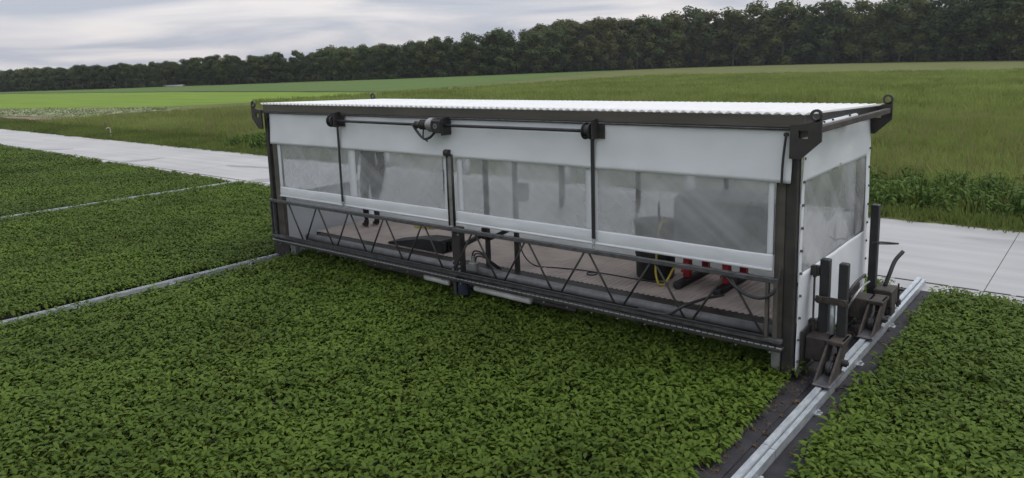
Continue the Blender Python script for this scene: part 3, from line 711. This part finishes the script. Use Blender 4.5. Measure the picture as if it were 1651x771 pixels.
# ------------------------------------------------------------------ things standing inside the shelter (deck top z = .359)
DZ = .361
bn = empty('barrel', (-2.27, 1.50, DZ)); tag(bn, 'black plastic barrel with lid on the deck, a yellow hose beside it', 'barrel')
b = MB(); prof = [(.235, 0), (.248, .02), (.256, .30), (.266, .31), (.260, .33), (.266, .68), (.276, .69), (.276, .72)]
n = 28; o0 = 0
for r_, z in prof: b.v += [(-2.27+r_*math.cos(t*2*math.pi/n), 1.50+r_*math.sin(t*2*math.pi/n), DZ+z) for t in range(n)]
for l in range(len(prof)-1): b.f += [(l*n+i, l*n+(i+1) % n, (l+1)*n+(i+1) % n, (l+1)*n+i) for i in range(n)]
b.f += [tuple(range(n-1, -1, -1))]
b.build('drum_body', M['black'], bn, True)
MB().cyl((-2.27, 1.50, DZ+.71), (-2.27, 1.50, DZ+.745), .282, 28).cyl((-2.27, 1.50, DZ+.745), (-2.27, 1.50, DZ+.76), .20, 28, .18).build('lid', M['steel'], bn)
MB().cyl((-2.22, 1.50, DZ+.76), (-2.22, 1.50, DZ+1.0), .016, 8).build('lid_handle', M['black'], bn)
yh = MB().tube(ease([(-2.02, 1.12, DZ+.02), (-2.07, 1.14, DZ+.16), (-2.07, 1.16, DZ+.36), (-2.05, 1.17, DZ+.60), (-2.03, 1.19, DZ+.78), (-2.0, 1.34, DZ+.80)]), .014, 8).tube(ease([(-2.02, 1.12, DZ+.02), (-1.96, 1.15, DZ+.016), (-1.92, 1.2, DZ+.10), (-1.89, 1.26, DZ+.2), (-1.86, 1.33, DZ+.24)]), .014, 8)
tag(yh.build('hose', M['yellow'], None, True), 'yellow hose looped down beside the black barrel', 'hose')
mc = empty('planting_machine', (-1.4, 1.5, DZ)); tag(mc, 'red framed machine on black skids with a grey housing on top', 'machine')
for x in (-1.76, -1.24):
    sk = MB().cbox((x-.055, 1.10, DZ), (x+.055, 2.03, DZ+.09), .02).build('skid', M['black'], mc)
    MB().cbox((x-.045, 1.36, DZ+.092), (x+.045, 1.45, DZ+.40), .008).build('leg', M['red'], mc)
    MB().cbox((x-.045, 1.90, DZ+.092), (x+.045, 1.98, DZ+.40), .008).build('leg', M['red'], mc)
    MB().cbox((x-.06, 1.33, DZ+.16), (x+.06, 1.48, DZ+.19), .004).build('leg_collar', M['red'], mc)
MB().cbox((-1.90, 1.30, DZ+.402), (-.98, 2.02, DZ+.47), .01).build('frame', M['red'], mc)
hs = MB().cbox((-1.93, 1.32, DZ+.472), (-.72, 2.08, DZ+1.14), .03).build('housing', M['cabinet'], mc)
MB().cbox((-1.80, 1.305, DZ+.56), (-1.38, 1.318, DZ+1.05), .004).build('housing_door', M['cabinet'], hs)
MB().cbox((-1.28, 1.305, DZ+.56), (-.84, 1.318, DZ+1.05), .004).build('housing_door', M['cabinet'], hs)
tr = empty('ribbed_tray', (-6.1, .95, DZ)); tag(tr, 'black ribbed plastic tray lying at the deck edge behind the girder', 'tray')
MB().prism([(-6.75, DZ), (-5.50, DZ), (-5.54, DZ+.19), (-5.95, DZ+.175), (-6.75, DZ+.03)], 'y', .78, 1.12).build('tray_body', M['black'], tr)
for k in range(5): MB().cbox((-5.53, .79+.072*k, DZ+.02), (-5.46, .815+.072*k, DZ+.17), .003).build('rib', M['black'], tr)
MB().cyl((-6.2, 1.16, DZ+.05), (-5.65, 1.5, DZ+.012), .011, 8).build('rod', M['black'], tr)
ty = MB().prism([(-7.30, DZ), (-6.95, DZ), (-6.95, DZ+.035), (-7.30, DZ+.035)], 'y', 1.88, 1.96).cyl((-6.95, 1.92, DZ+.018), (-6.83, 1.92, DZ+.018), .016, 8)
tag(ty.build('hand_tool', M['yellow']), 'small yellow hand tool lying on the ribbed deck', 'tool')

# person in dark clothes, seen through the film and under the curtain hem
def figure(loc, rz):
    root = empty('person', loc); root.rotation_euler = (0, 0, rz)
    tag(root, 'person in dark navy jacket and trousers standing inside the shelter', 'person')
    def skin(name, J, E, m, parent, sub=2, rootv=0):
        me = bpy.data.meshes.new(name); me.from_pydata([j[:3] for j in J], E, []); me.materials.append(m)
        o = bpy.data.objects.new(name, me); COL.objects.link(o); o.parent = parent
        md = o.modifiers.new('skin', 'SKIN'); md.use_smooth_shade = True
        for i, j in enumerate(J):
            me.skin_vertices[0].data[i].radius = (j[3], j[4] if len(j) > 4 else j[3]); me.skin_vertices[0].data[i].use_root = (i == rootv)
        s2 = o.modifiers.new('smooth', 'SUBSURF'); s2.levels = sub; s2.render_levels = sub
        return o
    navy = mat('navy_work_cloth', (.014, .016, .026), (.022, .024, .036), .85, 0, 12, bump=.3)
    boot = mat('dark_boot_leather', (.012, .011, .010), (.022, .02, .018), .5, 0, 20)
    skn = mat('skin', (.42, .26, .19), (.38, .23, .17), .5, 0, 14)
    hair = mat('dark_hair', (.02, .014, .010), (.035, .024, .016), .6, 0, 30)
    J = [(0, 0, .95, .15, .11), (0, 0, 1.12, .135, .10), (0, .005, 1.32, .165, .115), (0, 0, 1.45, .13, .085), (0, .01, 1.52, .06)]
    E = [(0, 1), (1, 2), (2, 3), (3, 4)]
    for s in (-1, 1):
        i = len(J)
        J += [(s*.095, 0, .86, .095), (s*.10, .015, .50, .066), (s*.10, -.02, .14, .048)]
        E += [(0, i), (i, i+1), (i+1, i+2)]
        J += [(s*.19, 0, 1.42, .062), (s*.245, .0, 1.14, .052), (s*.20, .17, .98, .038), (s*.16, .26, .98, .034)]
        E += [(3, i+3), (i+3, i+4), (i+4, i+5), (i+5, i+6)]
    body = skin('body', J, E, navy, root)
    for s in (-1, 1):
        skin('boot', [(s*.10, -.045, .05, .045, .045), (s*.10, .03, .055, .045), (s*.10, .12, .035, .042, .034), (s*.10, .19, .03, .03, .024), (s*.10, -.02, .15, .052)], [(0, 1), (1, 2), (2, 3), (1, 4)], boot, root)
        # hand: palm and five unequal bent fingers
        hJ = [(s*.16, .26, .98, .026, .02), (s*.145, .33, .975, .036, .016)]; hE = [(0, 1)]
        for f, (ox, ln) in enumerate(((-.030, .075), (-.010, .085), (.010, .08), (.028, .062))):
            i = len(hJ); hJ += [(s*.145+ox, .355, .975, .0095), (s*.145+ox, .355+ln*.5, .968, .0088), (s*.145+ox, .355+ln*.85, .945, .008)]; hE += [(1, i), (i, i+1), (i+1, i+2)]
        i = len(hJ); hJ += [(s*.145-s*.045, .31, .972, .011), (s*.145-s*.062, .345, .965, .0095)]; hE += [(0, i), (i, i+1)]
        skin('hand', hJ, hE, skn, root, 1)
    hd = skin('head', [(0, .012, 1.50, .055), (0, .015, 1.58, .062), (0, .03, 1.64, .085, .092), (0, .02, 1.71, .092, .10), (0, .015, 1.765, .06)], [(0, 1), (1, 2), (2, 3), (3, 4)], skn, root)
    nb = MB().add([(-.016, .118, 1.655), (.016, .118, 1.655), (0, .145, 1.658), (0, .112, 1.70)], [(0, 1, 2), (0, 2, 3), (1, 3, 2), (0, 3, 1)])
    def child(b, nm, m, p, sm=True):
        o = b.build(nm, m, None, sm); o.parent = p; return o
    child(nb, 'nose', skn, hd)
    for s in (-1, 1):
        child(MB().cyl((s*.034, .098, 1.69), (s*.034, .112, 1.69), .012, 10), 'eye', boot, hd)
        child(MB().cyl((s*.085, .01, 1.675), (s*.10, .0, 1.68), .03, 10, .02), 'ear', skn, hd)
    child(MB().cbox((-.025, .10, 1.615), (.025, .114, 1.624), .002), 'mouth', mat('lips', (.3, .12, .1), None, .5), hd)
    hb_ = MB().grid(lambda u, v: (.108*math.cos(u*6.283)*math.cos(v*1.5), .002+.118*math.sin(u*6.283)*math.cos(v*1.5) - .012, 1.70+.105*math.sin(v*1.5)), 20, 6)
    child(hb_, 'hair', hair, root)
    return root
figure((-8.00, 1.50, DZ), R(70))

# ------------------------------------------------------------------ standpipe on the far edge of the path
sp = empty('standpipe', (-37.2, 9.15, .0)); tag(sp, 'short pale standpipe with curved top on the grass edge of the path', 'standpipe')
MB().tube(ease([(-37.2, 9.15, 0), (-37.2, 9.15, .40), (-37.2, 9.13, .55), (-37.2, 9.04, .60), (-37.2, 8.96, .54)]), .035, 8).build('pipe', mat('cream_plastic', (.30, .29, .20), (.22, .21, .15), .7), sp, True)
MB().cyl((-37.28, 9.15, .30), (-37.12, 9.15, .30), .03, 8).build('valve', M['steel'], sp)

# ------------------------------------------------------------------ far off at the foot of the wood
M['sheet'] = mat('white_plastic_sheet', (.62, .63, .65), (.5, .51, .53), .5, 0, 2)
lt = MB().grid(lambda u, v: (-214+7.0*u+.25*math.cos(v*math.pi)*.3, 98+2.2*u-.5*math.cos(v*math.pi), g(-214+7*u)+.05+(.42+.06*fbm(u*9, 1))*math.sin(v*math.pi)), 20, 8)
tag(lt.build('plastic_tunnel', M['sheet'], None, True), 'long low white plastic covered row at the foot of the wood', 'plastic tunnel')
bl = MB().cyl((-196.5, 109, g(-196)+.55), (-195.4, 109.5, g(-196)+.55), .55, 16).cyl((-195.4, 109.5, g(-196)+.55), (-195.25, 109.57, g(-196)+.55), .55, 16, .40)
tag(bl.build('wrapped_bale', M['sheet'], None, True), 'white wrapped bale before the trunks of the wood', 'bale')

# ------------------------------------------------------------------ grass and weeds beyond the path
M['grass'] = leaf_mat('meadow_grass', (.150, .205, .050), (.185, .232, .062), (.230, .260, .084), .85, .4, .12, .08)
M['grass_low'] = leaf_mat('verge_grass', (.085, .120, .030), (.110, .145, .036), (.145, .175, .050), .7, .35, .2, .1)
M['weed'] = leaf_mat('weed_leaf', (.050, .092, .020), (.075, .126, .026), (.108, .158, .038), .65, .3, .4, .12)
def tuft(nb, h, spread, m, seed, w=.010):
    r2 = random.Random(seed); b = MB()
    for i in range(nb):
        a = r2.uniform(0, 6.283); x, y = r2.uniform(-spread, spread), r2.uniform(-spread, spread)
        hh = h*r2.uniform(.55, 1.1); ln = r2.uniform(.1, .55)*hh; dx_, dy_ = math.cos(a), math.sin(a); px_, py_ = -dy_*w, dx_*w
        b.add([(x-px_, y-py_, 0), (x+px_, y+py_, 0), (x+dx_*ln*.35+px_*.8, y+dy_*ln*.35+py_*.8, hh*.6), (x+dx_*ln*.35-px_*.8, y+dy_*ln*.35-py_*.8, hh*.6), (x+dx_*ln, y+dy_*ln, hh)],
              [(0, 1, 2, 3), (3, 2, 4)])
    return source('grass_tuft', b.mesh('grass_tuft', m, False))
M['seed'] = leaf_mat('seeding_grass', (.15, .16, .06), (.19, .185, .08), (.23, .21, .10), .85, .35, .12, .08)
tall = [tuft(30, .42, .24, M['grass'], 60+k, .011) for k in range(4)] + [tuft(18, .52, .24, M['seed'], 66, .010)]
far_t = [tuft(34, .60, .55, M['grass'], 70+k, .035) for k in range(3)]
low = [tuft(30, .16, .16, M['grass_low'], 80+k, .008) for k in range(3)]
weeds = []
for k in range(4):
    r2 = random.Random(90+k); b = MB()
    for i in range(34):
        a = r2.uniform(0, 6.283); q = r2.uniform(0, .2); z = r2.uniform(.04, .52)
        leaf(b, (q*math.cos(a), q*math.sin(a), z), a+r2.uniform(-.6, .6), r2.uniform(-.2, .8), r2.uniform(.10, .20), r2.uniform(.35, .6), r2.uniform(.2, 1.2))
    for i in range(5):
        a = r2.uniform(0, 6.283); b.bar((0, 0, 0), (.14*math.cos(a), .14*math.sin(a), .5), .008, .008)
    weeds.append(source('weed', b.mesh('weed', M['weed'])))
def verge(name, label, cat, f0, f1, x0, x1, m, srcs, dens, s0, s1, seed, nx_=60, tilt=.2):
    def fn(u, v):
        x = x0+(x1-x0)*u; y = f0(x)*(1-v)+f1(x)*v
        y += (.10*fbm(x*1.1, 5) if v == 0 else .5*fbm(x*.4, 2))
        return (x, y, g(x)+.035+.02*fbm(x*.5, y*.5))
    o = MB().grid(fn, nx_, 6).build(name, m); tag(o, label, cat, None, 'stuff'); scatter(o, srcs, dens, s0, s1, tilt, seed); return o
verge('verge_grass', 'short mown grass along the far edge of the concrete path', 'grass', lambda x: far_edge(x)-.02, lambda x: far_edge(x)+.85, -62, 18, M['meadow'], low, 26, .8, 1.5, 11, 160)
verge('weed_bank', 'rank dark green weeds behind the mown edge of the path', 'weeds', lambda x: far_edge(x)+.7, lambda x: far_edge(x)+3.2, -27, 18, M['meadow'], weeds+[tall[0]], 16, .55, 1.15, 12, 120)
verge('rough_grass', 'low rough grass bank between the path and the bare soil', 'grass', lambda x: far_edge(x)+.6, lambda x: far_edge(x)+3.6, -75, -25, M['meadow'], low, 30, .8, 1.5, 16, 120)
verge('meadow_grass', 'tall olive grass standing in the rough meadow', 'grass', lambda x: far_edge(x)+2.6, lambda x: 34, -55, 40, M['meadow'], tall, 10, .7, 1.25, 13, 120)
verge('distant_grass', 'olive meadow grass further back toward the wood', 'grass', lambda x: 32, lambda x: 110, -62, 60, M['meadow'], far_t, 1.2, .7, 1.15, 14, 80, .1)
verge('pale_crop', 'pale ragged leafy rows beside the bare soil', 'crop', lambda x: 16.6+.14*(x+62), lambda x: 24.2+.30*(x+67), -92, -62, M['pale'], [source('pale_plant', (lambda b: ([leaf(b, (.1*math.cos(i), .1*math.sin(i), .05+.05*i/4), i*2.4, .7, .32, .5, .7) for i in range(9)], b.mesh('pale_plant', leaf_mat('pale_leaf', (.16, .20, .08), (.24, .27, .14), (.36, .37, .24), .6)))[1])(MB()))], 2.2, .7, 1.3, 15, 40)

# ------------------------------------------------------------------ the wood
M['bark'] = mat('grey_bark', (.07, .062, .05), (.13, .115, .095), .9, 0, 2, bump=.4)
CR = [leaf_mat('dark_crown', (.030, .050, .016), (.045, .067, .020), (.064, .086, .026), .7, .15, .05, .15),
      leaf_mat('olive_crown', (.044, .060, .015), (.064, .080, .020), (.090, .102, .027), .7, .15, .05, .15),
      leaf_mat('russet_crown', (.050, .054, .018), (.070, .070, .023), (.092, .086, .030), .7, .15, .05, .15)]
def tree_meshes(seed, base, kind, wide):
    # a tree 10 m tall: trunk with limbs, crown of many small ragged leaf clumps
    r2 = random.Random(seed); t = MB()
    bend = r2.uniform(-.3, .3)
    t.tube([(0, 0, -.4), (bend*.2, 0, 1.5), (bend*.5, bend*.2, 4), (bend, 0, 7.5)], [.17, .14, .10, .04], 7)
    lobes = []
    for k in range(15):
        a = k*2.4+r2.uniform(-.4, .4); z = base+ (9.3-base)*(k+.6)/15+r2.uniform(-.4, .4)
        fr_ = (z-base)/(10-base); rad = wide*(.45+.75*math.sin(math.pi*min(1, .18+.80*fr_)))*r2.uniform(.55, .95)
        c = Vector((rad*math.cos(a), rad*math.sin(a), z)); lobes.append((c, r2.uniform(.85, 1.5)))
        if k % 2 == 0: t.tube([(bend*z/10, 0, max(1.2, z-1.6)), tuple(c*.6+Vector((0, 0, z*.4-.3))), tuple(c)], [.08, .05, .02], 5)
    lobes.append((Vector((bend, 0, 9.0)), 1.1)); lobes.append((Vector((bend, 0, (base+9)/2)), 1.9))
    b = MB()
    for c, rr in lobes:
        for i in range(int(190*rr)):
            d = Vector((r2.gauss(0, 1), r2.gauss(0, 1), r2.gauss(0, 1))).normalized()
            q = c + Vector((d.x, d.y, d.z*.8))*rr*r2.uniform(.45, 1.12)
            if q.z < base-.8: continue
            n = (d + Vector((r2.uniform(-.6, .6), r2.uniform(-.6, .6), r2.uniform(-.3, .9)))).normalized()
            u = n.orthogonal().normalized(); v = n.cross(u); s_ = r2.uniform(.11, .25); an = r2.uniform(0, 6.28)
            u, v = u*math.cos(an)+v*math.sin(an), v*math.cos(an)-u*math.sin(an)
            b.add([q-u*s_*1.2, q-v*s_*.7+n*.05, q+u*s_*1.2, q+v*s_*.8-n*.05], [(0, 1, 2), (0, 2, 3)])
    return t.mesh('trunk', M['bark'], True), b.mesh('crown', CR[kind])
KINDS = [(101, .7, 0, 2.5), (102, .6, 1, 2.7), (103, .7, 2, 2.6), (104, 2.3, 0, 2.5), (105, 2.4, 1, 2.6), (106, .8, 0, 3.0), (107, .7, 1, 2.3)]
TM = [tree_meshes(*k) for k in KINDS]
LAB = {0: 'dark green leafy tree in the front row of the wood', 1: 'olive green leafy tree in the front row of the wood', 2: 'russet-tinted leafy tree in the front row of the wood',
       3: 'dark green tree with clear trunk at the wood edge', 4: 'olive tree with clear trunk at the wood edge', 5: 'broad dark green tree in the front row of the wood', 6: 'slim olive tree in the front row of the wood'}
#  base points of the wood edge (x, y), tree heights there
EDGE = [(-325.8, 66.9, 7.4), (-271.0, 73.5, 6.7), (-243.0, 81.2, 6.9), (-217.7, 88.2, 6.9), (-209.7, 102.2, 7.8), (-186.5, 108.0, 8.5), (-177.8, 122.3, 8.5), (-156.8, 127.3, 9.1), (-147.9, 142.0, 10.7), (-138.7, 158.0, 12.9), (-129.6, 175.7, 13.7), (-120.3, 195.8, 16.2), (-110.7, 218.5, 18.7), (-94.0, 228.7, 19.3), (-77.9, 239.2, 19.6), (-58.4, 234.9, 19.2), (-41.3, 231.2, 19.1), (-18.0, 215.2, 17.8), (4.8, 194.4, 16.0)]
def place(k, x, y, h, w, rz):
    t, c = TM[k]
    o = empty('tree', (x, y, g(x))); o.scale = (h/10*w, h/10*w, h/10); o.rotation_euler = (0, 0, rz)
    tag(o, LAB[k], 'tree', 'trees along the edge of the wood: '+LAB[k].split(' in ')[0].split(' at ')[0])
    for nm, me in (('trunk', t), ('crown', c)):
        q = bpy.data.objects.new(nm, me); COL.objects.link(q); q.parent = o
r3 = random.Random(5)
for i in range(len(EDGE)-1):
    (x0, y0, h0), (x1, y1, h1) = EDGE[i], EDGE[i+1]
    L = math.hypot(x1-x0, y1-y0); n = max(1, round(L/((h0+h1)*.5*.30)))
    for j in range(n):
        t = (j+r3.uniform(.1, .9))/n; x = x0+(x1-x0)*t; y = y0+(y1-y0)*t; h = (h0+(h1-h0)*t)*r3.uniform(.90, 1.04)
        k = r3.choice((3, 4, 3, 0) if 2 <= i <= 6 else (0, 1, 2, 5, 6, 1, 0))
        place(k, x+r3.uniform(-1.5, 1.5), y+r3.uniform(-1.5, 1.5), h, r3.uniform(1.0, 1.25), r3.uniform(0, 6.28))
# the wood behind the front row: one mass
def whole(k):
    b = MB(); mats = [M['bark'], CR[KINDS[k][2]]]
    t, c = TM[k]; me = bpy.data.meshes.new('wood_tree')
    vs = [tuple(v.co) for v in t.vertices]; fs = [tuple(p.vertices) for p in t.polygons]; n0 = len(vs); nf = len(fs)
    vs += [tuple(v.co) for v in c.vertices]; fs += [tuple(i+n0 for i in p.vertices) for p in c.polygons]
    me.from_pydata(vs, [], fs)
    for m in mats: me.materials.append(m)
    me.polygons.foreach_set('material_index', [0]*nf+[1]*(len(fs)-nf)); me.update()
    return source('wood_tree', me)
b = MB(); P = []
for i, (x, y, h) in enumerate(EDGE):
    a = EDGE[max(0, i-1)]; c = EDGE[min(len(EDGE)-1, i+1)]
    d = Vector((c[0]-a[0], c[1]-a[1], 0)).normalized(); nn = Vector((-d.y, d.x, 0))
    for q in (5, 30): P.append((x+nn.x*q, y+nn.y*q, g(x)))
b.v = P; b.f = [(2*i, 2*i+2, 2*i+3, 2*i+1) for i in range(len(EDGE)-1)]
half = 7
for nm, i0, i1, sc in (('far low end of the dark wood, behind its front trees', 0, 6, .72), ('middle of the dark wood, behind its front trees', 6, 10, 1.05), ('tall end of the dark wood, behind its front trees', 10, 18, 1.65)):
    w = MB(); w.v = P[2*i0:2*i1+2]; w.f = [(2*i, 2*i+2, 2*i+3, 2*i+1) for i in range(i1-i0)]
    o = w.build('woodland', M['ditch']); tag(o, nm, 'wood', None, 'stuff')
    scatter(o, [whole(k) for k in (0, 1, 5, 6)], .045, sc*.8, sc, .03, 20+i0)
# understorey along the wood edge
shr = []
for k in range(3):
    r2 = random.Random(300+k); b = MB()
    for i in range(260):
        d = Vector((r2.gauss(0, 1), r2.gauss(0, 1), abs(r2.gauss(0, 1)))).normalized(); q = Vector((d.x*1.3, d.y*1.3, d.z*1.5))*r2.uniform(.5, 1.1)
        u = d.orthogonal().normalized(); v = d.cross(u); s_ = r2.uniform(.12, .28)
        b.add([q-u*s_, q-v*s_*.7, q+u*s_, q+v*s_], [(0, 1, 2, 3)])
    shr.append(source('shrub', b.mesh('shrub', CR[0])))
w = MB()
for i, (x, y, h) in enumerate(EDGE):
    a = EDGE[max(0, i-1)]; c = EDGE[min(len(EDGE)-1, i+1)]
    d = Vector((c[0]-a[0], c[1]-a[1], 0)).normalized(); nn = Vector((-d.y, d.x, 0))
    for q in (3, 12): w.v.append((x+nn.x*q, y+nn.y*q, g(x)))
w.f = [(2*i, 2*i+2, 2*i+3, 2*i+1) for i in range(len(EDGE)-1)]
o = w.build('undergrowth', M['ditch']); tag(o, 'dark undergrowth beneath the trees of the wood', 'undergrowth', None, 'stuff'); scatter(o, shr, .12, .9, 1.9, .1, 33)

# ------------------------------------------------------------------ damp air
hz = MB().box((-3650, -3650, -7), (3650, 3650, 25)).build('haze', None)
hm = bpy.data.materials.new('damp_air'); hm.use_nodes = True
for n_ in list(hm.node_tree.nodes):
    if n_.type == 'BSDF_PRINCIPLED': hm.node_tree.nodes.remove(n_)
pv = hm.node_tree.nodes.new('ShaderNodeVolumePrincipled'); pv.inputs['Color'].default_value = (.86, .90, .96, 1); pv.inputs['Density'].default_value = .00016
hm.node_tree.links.new(pv.outputs[0], hm.node_tree.nodes['Material Output'].inputs['Volume'])
hz.data.materials.clear(); hz.data.materials.append(hm)
tag(hz, 'thin damp haze over the fields and the wood', 'haze', None, 'stuff')
